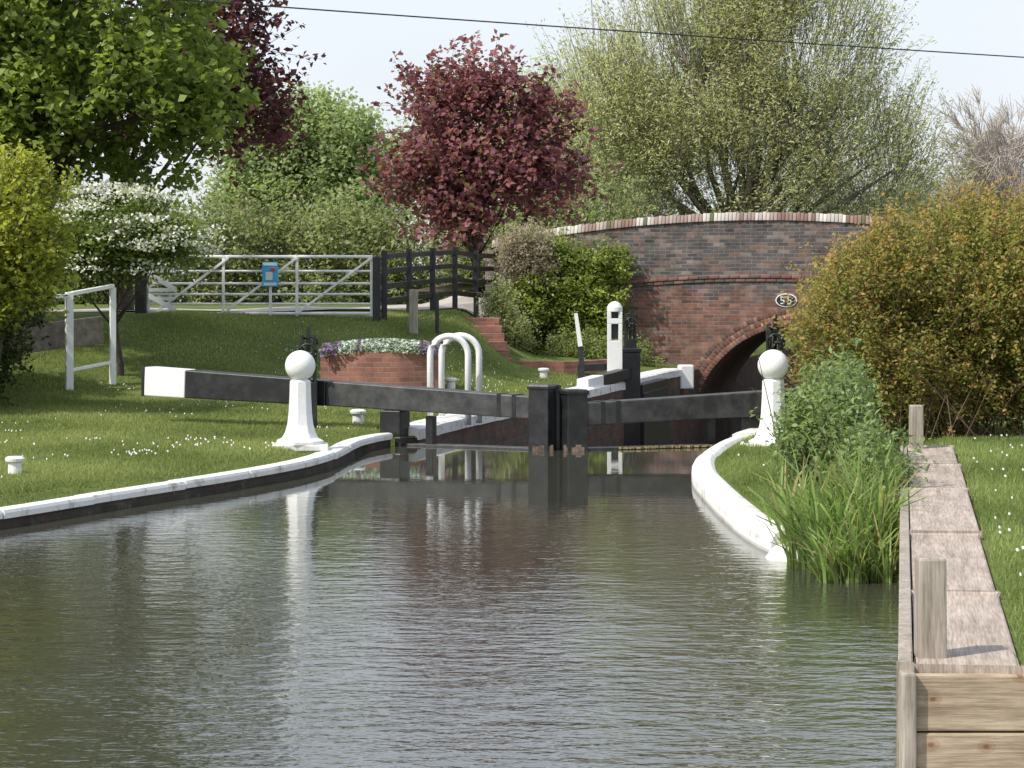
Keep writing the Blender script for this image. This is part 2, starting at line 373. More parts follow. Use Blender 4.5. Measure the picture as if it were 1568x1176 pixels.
b = B()
for k in range(60):
    x = rng.uniform(1.3, 2.6); y = 26.62 + (x - .74) * .36 - .12; s = rng.uniform(.02, .06); b.box((x, y, WZ + .02), (s * 2, s, .025), rng.uniform(0, 3))
b.make("floating_weed", m_paint("weed", (.3, .24, .12), (.2, .2, .07), .9), gr)
b = B()
for q in ((.37, 26.53), (.74, 26.47)):
    for k in range(7): b.box((q[0] - .11 + .036 * k, q[1], .08), (.034, .02, .06 + .07 * rng.random()), 0)
b.make("exposed_wood", m_paint("bare_wet_wood", (.24, .17, .12), (.1, .07, .05), .8, .4, .6, 12), gl)

g = group("lower_lock_gate", (2.1, 40.5, 0))
b = B(); b.box((2.12, 40.5, -1.0), (.36, .36, 3.7), .25); b.box((2.12, 40.5, .83), (.4, .4, .07), .25)
b.beam((2.3, 40.6, .1), (2.95, 43.3, .1), .2, .2); b.beam((2.3, 40.6, -1.4), (2.95, 43.3, -1.4), .25, 2.9); b.make("gate_leaf", BLACK, g, .015)
b = B(); b.beam((2.1, 40.4, .42), (1.5, 38.7, .36), .2, .2, .2); b.make("balance_beam", BLACK, g, .015)
b = B(); b.beam((1.5, 38.69, .36), (1.2, 37.8, .33), .21, .2); b.make("beam_end", WHITE, g, .015)
b = B(); b.beam((1.2, 40.3, .52), (1.95, 40.5, .55), .12, .12); b.box((1.25, 40.3, .38), (.1, .1, .4)); b.make("crossbar", BLACK, g, .01)

def paddle_gear(x, y, z0, h, rz=0.2):
    g = group("paddle_gear", (x, y, z0)); b = B()
    b.box((x, y, z0 + h * .22), (.2, .2, h * .45), rz)
    for s in (-1, 1):
        ox, oy = math.cos(rz) * .08 * s, math.sin(rz) * .08 * s
        b.box((x + ox, y + oy, z0 + h * .6), (.03, .18, h * .5), rz)
        b.box((x + ox, y + oy, z0 + h * .86), (.03, .11, h * .12), rz)
    b.make("stand", BLACK, g, .008)
    b = B(); b.box((x, y, z0 + h * .62), (.045, .05, h * .76), rz)
    for k in range(12): b.box((x + .0, y - .035, z0 + h * (.4 + .045 * k)), (.045, .03, h * .02), rz)
    b.make("rack", BLACK, g)
    b = B(); zc = z0 + h * .74; pts = []
    for k in range(17):
        t = k * math.pi / 8; pts.append((x + .11 * math.cos(t), y - .13, zc + .11 * math.sin(t)))
    b.tube(pts, .016, 6); b.tube([(x, y - .22, zc), (x, y + .15, zc)], .022, 8)
    for t in (0, 2.1, 4.2): b.beam((x, y - .13, zc), (x + .11 * math.cos(t), y - .13, zc + .11 * math.sin(t)), .02, .02)
    b.tube([(x + .11, y, zc + .1), (x + .11, y, zc + .16), (x + .03, y, zc + .2), (x - .08, y, zc + .17)], .018, 6)
    b.make("gear_wheel", BLACK, g, smooth=True)
paddle_gear(-2.54, 27.7, .28, 1.25); paddle_gear(3.42, 28.9, .28, 1.38); paddle_gear(2.2, 41.3, .6, .95)

def ball_post(x, y, z0):
    g = group("white_ball_post", (x, y, z0)); b = B()
    b.lathe((x, y, z0), [(.27, -.02), (.27, .02), (.21, .05), (.175, .11), (.15, .2), (.135, .32), (.125, .5), (.12, .68), (.10, .70)], 8, math.pi / 8 + .25)
    b.make("flared_post", WHITE, g, .006)
    b = B(); r = .17; zc = .855
    pr = [(.085, .69), (.08, .705)] + [(r * math.cos(t), zc + r * math.sin(t)) for t in np.linspace(-1.05, 1.55, 20)]
    b.lathe((x, y, z0), pr, 32); b.make("ball", WHITE, g, smooth=True)
    b = B(); b.box((x, y - .02, z0 - .05), (.62, .45, .07), .1); b.make("foot_slab", WHITEW, g, .01)
ball_post(-2.36, 24.75, .3); ball_post(2.87, 24.4, .32)

g = group("ladder_hoop_rail", (-.75, 29.4, .27))
for k, (ox, oy) in enumerate(((-.08, .0), (.06, .35))):
    x0 = -1.0 + ox; y0 = 29.3 + oy; W = .5; pts = []
    pts.append((x0, y0, .2)); 
    for t in np.linspace(math.pi, 0, 15): pts.append((x0 + W / 2 + W / 2 * math.cos(t), y0, 1.12 + W / 2 * math.sin(t)))
    pts.append((x0 + W, y0, .2))
    b = B(); b.tube(pts, .043, 10); b.make("hoop_%d" % (k + 1), WHITE, g, smooth=True)

def bollard(x, y, z0=None, s=1.0):
    z0 = float(hL(x, y)) if z0 is None else z0
    b = B(); b.lathe((0, 0, 0), [(.075 * s, -.03), (.07 * s, .1 * s), (.065 * s, .12 * s), (.1 * s, .135 * s), (.105 * s, .165 * s), (.08 * s, .185 * s), (.01, .19 * s)], 20)
    o = b.make("mooring_bollard", WHITE, None, smooth=False); o.location = (x, y, z0)
bollard(-1.97, 28.4); bollard(-4.78, 21.35, s=.9); bollard(.57, 40.2, s=1.0); bollard(-.98, 35.6, s=1.0)

g = group("slotted_white_post", (1.86, 40.2, .4))
b = B(); x, y = 1.86, 40.2
b.box((x, y, .72), (.27, .2, .6)); b.box((x - .1, y, 1.17), (.07, .2, .3)); b.box((x + .1, y, 1.17), (.07, .2, .3)); b.box((x, y, 1.37), (.27, .2, .1))
b.box((x - .1, y, 1.48), (.07, .2, .12)); b.box((x + .1, y, 1.48), (.07, .2, .12))
b.lathe((x, y, 1.54), [(.14, 0), (.14, .08), (.11, .14), (.05, .18), (.01, .19)], 16); b.make("post", WHITE, g, .01)
b = B(); b.box((x, y + .03, 1.3), (.13, .1, .5)); b.make("slot_core", BLACK, g)
g = group("leaning_marker_pole", (1.15, 39, .4))
b = B(); b.beam((1.2, 39, .95), (1.12, 39, 1.53), .08, .08, .06, .06); b.make("pole_top", WHITE, g)
b = B(); b.beam((1.24, 39, .35), (1.2, 39, .948), .09, .09); b.make("pole_base", BLACK, g)

# ---------------------------------------------------------------- bridge
BO = (6.25, 48.0, 0); rzb = math.atan2(-.2415, .97)
br = group("brick_bridge", BO, rzb)
top = lambda u: 3.42 - .0165 * (np.asarray(u, float) + 1) ** 2
r0, zs = 2.4, -1.25
us = np.concatenate([np.linspace(-6.65, -2.4, 30)[:-1], 2.4 * np.sin(np.linspace(-math.pi / 2, math.pi / 2, 41)), np.linspace(2.4, 11, 40)[1:]])
def bot(u, ins): return zs + math.sqrt(max(0, r0 * r0 - u * u)) if ins else -3.0
V = []; F = []
for vv, flip in ((0.0, False), (5.4, True)):
    for k in range(len(us) - 1):
        a_, b_ = us[k], us[k + 1]; ins = abs((a_ + b_) / 2) < r0; o = len(V)
        V += [(a_, vv, bot(a_, ins)), (b_, vv, bot(b_, ins)), (b_, vv, float(top(b_))), (a_, vv, float(top(a_)))]
        F.append((o, o + 1, o + 2, o + 3) if not flip else (o + 3, o + 2, o + 1, o))
obj("spandrel_and_parapet", V, F, BRIDGEB, br, local=True)
V = []; F = []
for vv, s in ((.36, 1), (5.04, -1)):
    for k in range(len(us) - 1):
        a_, b_ = us[k], us[k + 1]; o = len(V); ta, tb = float(top(a_)), float(top(b_))
        V += [(a_, vv, 1.6), (b_, vv, 1.6), (b_, vv, tb), (a_, vv, ta)]; F.append((o, o + 1, o + 2, o + 3))
    for uu in (-6.65, 11):
        o = len(V); w0 = 0 if s == 1 else 5.4; V += [(uu, w0, -1), (uu, vv, -1), (uu, vv, float(top(uu))), (uu, w0, float(top(uu)))]; F.append((o, o + 1, o + 2, o + 3))
obj("parapet_inner", V, F, BRIDGEB, br, local=True)
b = B(); th = np.linspace(0, math.pi, 41); pts = [(r0, -3)] + [(r0 * math.cos(t), zs + r0 * math.sin(t)) for t in th] + [(-r0, -3)]
V = [(u, w, z) for u, z in pts for w in (.002, 5.398)]; F = [(2 * k, 2 * k + 1, 2 * k + 3, 2 * k + 2) for k in range(len(pts) - 1)]
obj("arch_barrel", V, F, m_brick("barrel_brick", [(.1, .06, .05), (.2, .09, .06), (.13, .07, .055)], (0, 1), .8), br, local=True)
dk = np.linspace(-9, 13, 40); V = [(u, w, 2.62 - .012 * (u + 1) ** 2) for u in dk for w in (.362, 5.038)]; F = [(2 * k, 2 * k + 2, 2 * k + 3, 2 * k + 1) for k in range(39)]
obj("deck", V, F, ROAD, br, local=True)
def colored(name, quads, mat, parent, bv=.01):
    V = []; F = []; C = []
    for v8, c in quads:
        o = len(V); V += v8; C += [c] * 8
        F += [(o, o + 3, o + 2, o + 1), (o + 4, o + 5, o + 6, o + 7), (o, o + 1, o + 5, o + 4), (o + 1, o + 2, o + 6, o + 5), (o + 2, o + 3, o + 7, o + 6), (o + 3, o, o + 4, o + 7)]
    ob = npmesh(name, V, F, mat, parent, np.array(C), local=True)
    m = ob.modifiers.new("bevel", 'BEVEL'); m.width = bv; m.segments = 2
Q = []
for ring in range(3):
    ra = r0 + .002 + ring * .118; rb = ra + .108; n = int(math.pi * ra / .079)
    for k in range(n):
        t0 = math.pi * (k + .06) / n; t1 = math.pi * (k + .94) / n
        w = -.004 - .004 * rng.random(); w1 = .1
        c = np.array([(.24, .11, .08), (.17, .085, .065), (.12, .09, .075), (.28, .16, .12)][rng.integers(4)]) * rng.uniform(.6, 1.1)
        P = lambda r, t, q: (r * math.cos(t), q, zs + r * math.sin(t))
        Q.append(([P(ra, t0, w), P(rb, t0, w), P(rb, t0, w1), P(ra, t0, w1), P(ra, t1, w), P(rb, t1, w), P(rb, t1, w1), P(ra, t1, w1)], c))
colored("arch_ring", Q, TINT, br)
Q = []; u = -6.9; cu = 0; pal = 0.3
while u < 11:
    L = .082; z = float(top(u)) - .01; z2 = float(top(u + L)) - .01
    if cu <= 0: cu = int(rng.integers(2, 9)); pal = rng.choice([.08, .25, .4, .7, .9], p=[.3, .28, .18, .14, .1])
    cu -= 1; pl = np.clip(pal + rng.normal() * .12, 0, 1)
    c = (np.array((.22, .13, .105)) * (1 - pl) + np.array((.58, .54, .5)) * pl) * rng.uniform(.75, 1.1)
    if rng.random() < .08: c = np.array((.11, .13, .06))
    j = rng.uniform(-.014, .014); a_, b_ = u, u + L * .94; tz_ = .18 + j
    Q.append(([(a_, -.05 + j, z), (b_, -.05 + j, z2), (b_, .41, z2), (a_, .41, z), (a_, .02, z + tz_), (b_, .02, z2 + tz_), (b_, .34, z2 + tz_), (a_, .34, z + tz_)], c)); u += L
colored("parapet_coping", Q, TINT, br, .014)
Q = []; 
for row in range(2):
    u = -6.6 + row * .1
    while u < 11:
        L = .225; zz = lambda q: float(top(q)) - 1.34 + row * .078 ; w = -.03 - row * .02
        c = np.array([(.22, .1, .08), (.17, .09, .075), (.13, .11, .1), (.24, .14, .12)][rng.integers(4)]) * rng.uniform(.7, 1.1)
        a_, b_ = u, u + L * .96
        Q.append(([(a_, w, zz(a_)), (b_, w, zz(b_)), (b_, .05, zz(b_)), (a_, .05, zz(a_)), (a_, w, zz(a_) + .072), (b_, w, zz(b_) + .072), (b_, .05, zz(b_) + .072), (a_, .05, zz(a_) + .072)], c)); u += L
colored("string_course", Q, TINT, br)
b = B(); b.box((-6.8, .2, .85), (.5, .5, 3.9)); b.make("end_pier", BRIDGEB, br, .02, local=True)
def oval(rx, rz_, w0, w1, nm, mt):
    b = B(); n = 24; v = [(-.32 + rx * math.cos(2 * math.pi * k / n), q, 1.68 + rz_ * math.sin(2 * math.pi * k / n)) for q in (w0, w1) for k in range(n)]
    b.add(v, [tuple(range(n))[::-1]] + [(k, (k + 1) % n, n + (k + 1) % n, n + k) for k in range(n)]); b.make(nm, mt, br, local=True)
oval(.235, .15, -.02, -.001, "plate_rim", WHITE); oval(.21, .125, -.03, -.005, "number_plate", BLACK)
b = B()
for ox in (-.08, .07):
    b.box((-.32 + ox - .03, -.035, 1.71), (.022, .008, .09)); b.box((-.32 + ox, -.035, 1.75), (.08, .008, .024)); b.box((-.32 + ox, -.035, 1.68), (.08, .008, .024)); b.box((-.32 + ox + .03, -.035, 1.64), (.022, .008, .09)); b.box((-.32 + ox, -.035, 1.61), (.08, .008, .024))
b.make("plate_numerals", WHITE, br, local=True)

P = resample([(-40, 44), (-18, 43.4), (-9, 43.3), (-4.5, 44.6), (-2, 48), (-.6, 51.9), (.5, 52.6)], .4); V = []; F = []
T = np.gradient(P, axis=0); T /= np.linalg.norm(T, axis=1)[:, None]
for q, t in zip(P, T):
    for o in np.linspace(-1.7, 1.7, 9):
        x, y = q[0] + t[1] * o, q[1] - t[0] * o; V.append((x, y, float(hL(x, y)) + .035 + 1.0 * float(sm(-2.2, .5, x)) * float(sm(47, 51, y))))
F = [(i * 9 + j, i * 9 + j + 1, (i + 1) * 9 + j + 1, (i + 1) * 9 + j) for i in range(len(P) - 1) for j in range(8)]
obj("road", V, F, ROAD)

# ---------------------------------------------------------------- gate, fences, signs
g = group("white_field_gate", (-4.6, 41.4, 1.47)); b = B(); gx0, gx1, gy = -6.78, -2.62, 41.4; gz = 1.43
hts = [.06, .24, .42, .62, .85, 1.12]
mid = [gx0, gx0 + 1.4, gx0 + 2.77, gx1]
for z in hts: b.tube([(gx0, gy, gz + z), (gx1, gy, gz + z)], .023 if z not in (hts[0], hts[-1]) else .03, 8)
for x in mid[:1] + mid[-1:] + mid[1:3]: b.box((x, gy, gz + .58), (.05, .05, 1.14))
for x0, x1 in ((mid[0] + .1, mid[1] + .1), (mid[1], mid[2]), (mid[2], mid[3])): b.beam((x0, gy - .03, gz + .06), (x1, gy - .03, gz + 1.1), .035, .045)
for z0, z1 in ((.12, .4), (.5, .82)):
    b.beam((gx0, gy - .05, gz + z1), (gx0 + .52, gy - .05, gz + z0), .02, .09)
for z in (.1, .34, .5, .86): b.beam((gx0, gy - .045, gz + z), (gx0 + .5, gy - .045, gz + z), .02, .07)
b.make("bars", WHITE, g, .004)
b = B(); b.box((gx1 + .1, gy, 1.9), (.14, .14, 1.3)); b.box((gx0 - .14, gy, 1.95), (.2, .2, 1.4)); b.make("gate_posts", BLACK, g, .01)
g = group("notice_sign", (-4.45, 41.3, 2.3)); b = B(); b.box((-4.5, 41.32, 2.22), (.3, .02, .46)); 
m, nt_, p_ = newmat("sign_blue"); p_.inputs['Base Color'].default_value = (.06, .4, .7, 1); p_.inputs['Roughness'].default_value = .4; b.make("panel", m, g, .004)
b = B(); b.box((-4.5, 41.305, 2.41), (.26, .01, .05)); b.box((-4.52, 41.305, 2.19), (.13, .01, .15)); b.box((-4.5, 41.305, 2.04), (.24, .01, .05)); b.make("white_lettering", WHITE, g)
b = B(); m, nt_, p_ = newmat("sign_red"); p_.inputs['Base Color'].default_value = (.6, .03, .03, 1); b.box((-4.45, 41.298, 2.31), (.09, .01, .05)); b.make("red_panel", m, g)
b = B(); b.box((-4.5, 41.36, 1.85), (.05, .04, 1.0)); b.make("sign_post", WHITE, g)

g = group("black_rail_fence", (-1.5, 44, 1.5)); b = B()
fp = resample([(-2.4, 41.7), (-1.55, 44.6), (-.35, 48.6)], 1.55); 
fz = [float(hL(x, y)) for x, y in fp]
fz = [max(a_, 1.42) + .1 * k / len(fz) for k, a_ in enumerate(fz)]
for (x, y), z in zip(fp, fz): b.box((x, y, z + .55), (.11, .11, 1.4))
for k in range(len(fp) - 1):
    for h in (.3, .58, .86, 1.14): b.beam((*fp[k], fz[k] + h), (*fp[k + 1], fz[k + 1] + h), .05, .1)
b.make("posts_and_rails", BLACK, g, .006)
b = B(); b.box((0, 0, .35), (.16, .14, .9)); o = b.make("wooden_bollard", WOODGREY, None, .02); o.location = (-1.8, 40.6, float(hL(-1.8, 40.6)))
b = B(); b.box((0, 0, .3), (.07, .07, .9)); o = b.make("black_marker_post", BLACK, None, .01); o.location = (-1.38, 40.9, float(hL(-1.38, 40.9)))

g = group("white_handrail", (-6.7, 33.8, .5)); b = B()
p1 = (-6.66, 33.4); p2 = (-6.15, 34.2); p0 = (-7.6, 32.4)
for (x, y), w, tz in ((p1, .11, 1.93), (p2, .09, 2.0)): z = float(hL(x, y)); b.box((x, y, (z - .1 + tz) / 2), (w, w, tz - z + .1), .4)
b.beam((*p0, 1.80), (p1[0], p1[1], 1.88), .09, .06); b.beam((p1[0], p1[1], 1.9), (p2[0], p2[1], 2.02), .09, .06)
b.beam((*p1, .75), (*p2, .85), .04, .05); b.make("posts_and_rail", WHITE, g, .008)
b = B(); b.beam((-7.5, 32.8, 1.2), (-6.3, 34.15, 1.35), .05, .42); b.make("side_board", PALEBARK, g, .01)

g = group("brick_flower_bed", (-2.05, 35, .3)); b = B()
x0, x1, y0, y1, zt = -3.02, -1.12, 34.9, 36.1, 1.0
n = 14; pf = [(x0 + (x1 - x0) * k / n, y0 - .22 * math.sin(math.pi * k / n) + .1) for k in range(n + 1)]; ring = pf + [(x1, y1), (x0, y1)]
V = [(x, y, .1) for x, y in ring] + [(x, y, zt - .08 + .06 * math.sin(math.pi * min(max((x - x0) / (x1 - x0), 0), 1))) for x, y in ring]; k_ = len(ring)
b.add(V, [(k, (k + 1) % k_, k_ + (k + 1) % k_, k_ + k) for k in range(k_)] + [tuple(range(k_, 2 * k_))]); b.make("brick_wall", REDB, g)
g = group("brick_steps", (-.6, 42, .5)); b = B()
for k in range(7): b.box((-.62 - .05 * k, 41.3 + .42 * k, .35 + .145 * k), (1.35, .46, .3), 0)
b.make("treads", REDB, g, .01)
g = group("brick_kerb", (1.2, 42, .5)); b = B()
sweep(b, resample([(.1, 42.0), (1.1, 41.9), (2.0, 43.2)], .3), [(-.12, .35), (-.12, .58), (.12, .58), (.12, .35)]); b.make("kerb_course", REDB, g)

# wharf edging on the right
g = group("timber_wharf_edge", (1.9, 9.2, 0)); WX = lambda Y: 1.6 + .176 * (Y - 9.2)
b = B(); ys = [9.2, 11.4, 14.0, 16.9, 19.2, 21.3]
for k in range(len(ys) - 1):
    a_, c_ = ys[k] + .01, ys[k + 1] - .01; dz = rng.uniform(-.012, .012); wj = rng.uniform(-.015, .015)
    sweep(b, resample([(WX(a_) + .27, a_), (WX(c_) + .27, c_)], .5), [(-.2, .30), (-.2, .5 + dz), (.235 + wj, .505 + dz), (.235 + wj, .30)])
b.make("top_sleepers", WOODTOP, g, .012)
b = B(); sweep(b, resample([(WX(9.2) + .03, 9.2), (WX(21.3) + .03, 21.3)], 1), [(-.03, -1), (-.03, .515), (.03, .515), (.03, -1)]); b.make("side_board", WOODGREY, g, .006)
b = B()
for k, (za, zb) in enumerate(((.245, .475), (.01, .237), (-.23, .002), (-.5, -.24))): b.box((2.36, 9.17 - .004 * k, (za + zb) / 2), (1.4, .06, zb - za))
b.make("end_boards", WOODEND, g, .008)
b = B(); b.box((1.63, 9.15, 0.0), (.06, .1, .98)); b.make("corner_post", WOODGREY, g, .01)
def stake(x, y, z0, h, w, lean=0):
    b = B(); b.beam((0, 0, -.2), (lean, 0, h), w, w, w * .95, w * .95); o = b.make("timber_stake", WOODGREY, None, .012); o.location = (x, y, z0)
stake(1.79, 9.5, .5, .42, .125); stake(3.84, 21.1, .5, .42, .125); stake(4.72, 20.3, .45, .68, .1, .12)

g = group("overhead_wire", (0, 33, 6)); a_ = np.array((-23.0, 19.9)); d_ = np.array((57.0, 32.8)); pts = []
for t in np.linspace(0, 1, 40): q = a_ + d_ * t; pts.append((q[0], q[1], 5.96 + 1.2 * ((t - .47) ** 2 - .02)))
b = B(); b.tube(pts, .011, 5); b.make("cable", BLACK, g)
for q in (pts[0], pts[-1]):
    gp = group("utility_pole", q); b = B(); b.tube([(q[0], q[1], -1), (q[0], q[1], q[2] + .4)], [.16, .11], 12); b.beam((q[0] - .5, q[1], q[2] - .05), (q[0] + .5, q[1], q[2] - .05), .09, .09)
    b.make("pole", BARK, gp)

# ---------------------------------------------------------------- vegetation
def unit(v): return v / (np.linalg.norm(v, axis=-1, keepdims=True) + 1e-9)
def leafmesh(name, C, size, cols, mat, parent, aspect=.6, upb=.5, T=None, tb=0.0):
    n = len(C); nn = rng.normal(size=(n, 3)); nn[:, 2] = np.abs(nn[:, 2]) + upb; nn = unit(nn)
    t = rng.normal(size=(n, 3))
    if T is not None: t = t * (1 - tb) + T * tb * 2
    t = unit(t - nn * np.sum(t * nn, 1, keepdims=True)); bb = np.cross(nn, t)
    s = (size * rng.uniform(.6, 1.3, n))[:, None]; w = s * aspect
    V = np.stack([C - t * s * .5, C + bb * w * .5 + nn * w * .15 + t * s * .05, C + t * s * .55 - nn * s * .1, C - bb * w * .5 + nn * w * .15 + t * s * .05], 1).reshape(-1, 3)
    F = np.arange(4 * n).reshape(-1, 4)
    return npmesh(name, V, F, mat, parent, np.repeat(cols, 4, 0))
def sticksmesh(name, P0, P1, r0, r1, mat, parent, col=None):
    n = len(P0); d = unit(P1 - P0); a = unit(np.cross(d, rng.normal(size=(n, 3)))); b2 = np.cross(d, a)
    r0 = np.broadcast_to(r0, n)[:, None]; r1 = np.broadcast_to(r1, n)[:, None]; V = []
    for P, r in ((P0, r0), (P1, r1)):
        for k in range(3):
            t = k * 2 * math.pi / 3; V.append(P + r * (a * math.cos(t) + b2 * math.sin(t)))
    V = np.stack(V, 1).reshape(-1, 3); o = np.arange(n)[:, None] * 6
    F = np.concatenate([o + np.array([0, 1, 4, 3]), o + np.array([1, 2, 5, 4]), o + np.array([2, 0, 3, 5])], 0)
    return npmesh(name, V, F, mat, parent)
def plant(name, base, blobs, ntw, per, leaf, c_d, c_l, tl=.6, spread=.15, out=.7, up=.4, rnd=.5, gap=.35, gk=1.6, trunk=None, hue=None, aspect=.6,
          mat=None, shell=.45, limbs=14, twig_r=.008, tb=0.0, upb=.5, bark=None, tipcol=None, tipf=0.0):
    g = group(name, base); bx = np.array(base, float); BL = np.array(blobs, float)
    w = BL[:, 3] * BL[:, 4] * BL[:, 5]; w = w ** .75; w /= w.sum()
    k = rng.choice(len(BL), ntw, p=w); dr = unit(rng.normal(size=(ntw, 3))); rad = rng.random((ntw, 1)) ** shell
    P = BL[k, :3] + dr * rad * BL[k, 3:6]
    ph = rng.uniform(0, 6, 6)
    f = np.sin(P[:, 0] * gk + ph[0] + 1.3 * np.sin(P[:, 2] * gk * .7 + ph[3])) + np.sin(P[:, 2] * gk * 1.2 + ph[1] + 1.1 * np.sin(P[:, 1] * gk + ph[4])) + np.sin(P[:, 1] * gk * 1.1 + ph[2] + P[:, 0] * gk * .6)
    f = f / 3 + rng.normal(size=ntw) * .12
    keep = f > (-1 + 2 * gap * .8) ; P = P[keep]; dr = dr[keep]; f = f[keep]; rad = rad[keep]; P += bx; n = len(P)
    D = unit(dr * out + np.array([0, 0, up]) + rng.normal(size=(n, 3)) * rnd); L = tl * rng.uniform(.5, 1.3, (n, 1)); E = P + D * L
    t = rng.random((n, per, 1)); C = P[:, None] + D[:, None] * L[:, None] * t + rng.normal(size=(n, per, 3)) * spread * (1.1 - .6 * t)
    br_ = np.clip(.5 + .35 * f + rng.normal(size=n) * .22, 0, 1)[:, None, None] * np.ones((n, per, 1))
    br_ = np.clip(br_ + rng.normal(size=(n, per, 1)) * .18, 0, 1)
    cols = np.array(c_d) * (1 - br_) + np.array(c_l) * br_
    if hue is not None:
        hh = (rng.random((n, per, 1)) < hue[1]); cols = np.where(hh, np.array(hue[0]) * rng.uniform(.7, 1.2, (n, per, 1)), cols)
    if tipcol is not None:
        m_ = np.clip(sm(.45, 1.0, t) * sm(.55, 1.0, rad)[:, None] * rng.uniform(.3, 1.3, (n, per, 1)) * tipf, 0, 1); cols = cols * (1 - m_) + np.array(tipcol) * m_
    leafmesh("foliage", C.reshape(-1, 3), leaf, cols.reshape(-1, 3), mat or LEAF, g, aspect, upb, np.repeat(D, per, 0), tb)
    if twig_r: sticksmesh("twigs", P - D * L * .3, P + D * L * .9, twig_r, twig_r * .4, bark or BARK, g)
    if trunk:
        b = B(); tr, th_ = trunk; top_ = bx + np.array((rng.uniform(-.2, .2), rng.uniform(-.2, .2), th_))
        pts = [bx + (0, 0, -.3), bx + (0, 0, .15), bx * .5 + top_ * .5 + rng.normal(size=3) * tr * .5, top_]
        b.tube(pts, [tr * 1.5, tr * 1.1, tr * .85, tr * .6], 10)
        for q in P[rng.integers(0, n, limbs)]:
            st = bx + (top_ - bx) * rng.uniform(.45, 1.0); m1 = st * .55 + q * .45 + rng.normal(size=3) * .15 * np.linalg.norm(q - st) * .5 + np.array((0, 0, -.05))
            b.tube([st, m1, q], [tr * .42, tr * .24, tr * .06], 6)
        b.make("trunk_and_limbs", bark or BARK, g, smooth=True)
    return g

zg = lambda x, y: float(hL(x, y))
plant("maple_tree", (-7.9, 36.5, zg(-7.9, 36.5)), [(0, 0, 5.4, 2.9, 2.5, 2.6), (1.3, -.3, 3.9, 2.0, 1.9, 1.4), (-1.6, 0, 4.6, 2.4, 2.2, 2.6), (.5, 0, 7.6, 1.6, 1.8, 1.8), (2.1, -.3, 3.3, .9, 1.1, .8), (2.6, 0, 4.4, .8, .9, .7)],
      2800, 22, .14, (.1, .145, .035), (.34, .41, .1), tl=.6, spread=.14, gap=.43, gk=2.0, trunk=(.2, 3.2), aspect=.85, up=.3, rnd=.6)
plant("copper_beech_tree", (-7.4, 42.5, 1.4), [(.9, 0, 5.0, 2.2, 1.8, 1.7), (0.1, 0, 6.4, 2.1, 1.6, 1.8), (2.1, 0, 4.0, 1.0, 1, .9)],
      950, 20, .14, (.05, .018, .025), (.2, .075, .095), tl=.75, spread=.16, gap=.45, gk=2.2, trunk=(.16, 3.0), aspect=.8, up=.3)
plant("elder_bush", (-7.1, 30.2, .4), [(0, 0, 2.45, 1.15, 1.2, .9), (.1, 0, 1.75, .85, .9, .6), (-1.0, 0, 1.6, 1.0, 1.1, 1.3)],
      1500, 24, .09, (.15, .18, .035), (.48, .49, .09), tl=.42, spread=.09, gap=.33, gk=3, up=.7, limbs=8, trunk=(.06, .9))
plant("hedge_shrub", (-8.3, 31.2, .4), [(0, 0, .7, 1.35, 1.6, 1.0), (.25, 1.6, 1.05, .9, 1.0, 1.05)],
      1000, 24, .08, (.025, .04, .012), (.08, .11, .03), tl=.4, spread=.1, gap=.15, gk=3, up=.4)
g = plant("hawthorn_tree", (-6.15, 34.9, zg(-6.15, 34.9)), [(-.1, 0, 2.2, 1.0, .9, .6), (.55, 0, 2.1, .7, .7, .35), (-.5, 0, 1.7, .7, .8, .5)],
      800, 22, .085, (.09, .13, .04), (.28, .35, .1), tl=.4, spread=.1, gap=.3, gk=3, up=.3, trunk=(.05, 1.4))
nb = 105; P = unit(rng.normal(size=(nb, 3)) + [0, -.5, .4]); kk = rng.random(nb) < .5
hz = zg(-6.15, 34.9)
BC = np.where(kk[:, None], np.array([-6.25, 34.7, hz + 2.25]) + 0 * P, np.array([-5.6, 34.8, hz + 2.1]) + 0 * P); BC = BC + P * np.where(kk[:, None], [1.1, 1.1, .75], [.85, .8, .42])
C = (BC[:, None] + rng.normal(size=(nb, 34, 3)) * [.17, .1, .03]).reshape(-1, 3)
leafmesh("blossom", C, .055, np.array([[.82, .82, .77]]) * rng.uniform(.8, 1, (len(C), 1)), PETAL, g, .9)
plant("offscreen_shade_tree", (-13.5, 37, .6), [(0, 0, 6, 3.2, 3, 3.6), (1.2, 0, 4, 3, 2.8, 2.4)], 1000, 18, .22, (.04, .075, .018), (.13, .2, .04), tl=.8, spread=.2, gap=.2, trunk=(.28, 3.6), aspect=.9)  # out-of-view tree, added left of frame for the shade it casts
plant("purple_maple_tree", (-.9, 56, 1.5), [(.1, 0, 4.0, 1.7, 1.6, 1.3), (.9, 0, 2.9, 1.5, 1.4, .9), (-.7, 0, 4.9, 1.0, 1.0, .9), (.3, 0, 5.4, .75, .8, .7), (-1.5, 0, 3.0, .8, .9, .8), (1.9, .2, 4.1, .6, .8, .8), (1.2, 0, 5.2, .55, .6, .7), (-.5, -.3, 2.2, 1.0, 1.0, .6), (2.3, 0, 3.2, .5, .6, .5)],
      1150, 20, .16, (.11, .038, .055), (.4, .17, .22), tl=1.0, spread=.15, gap=.47, gk=2.6, trunk=(.12, 2.0), aspect=.8, up=.6, rnd=.45, hue=((.3, .25, .12), .07), limbs=26)
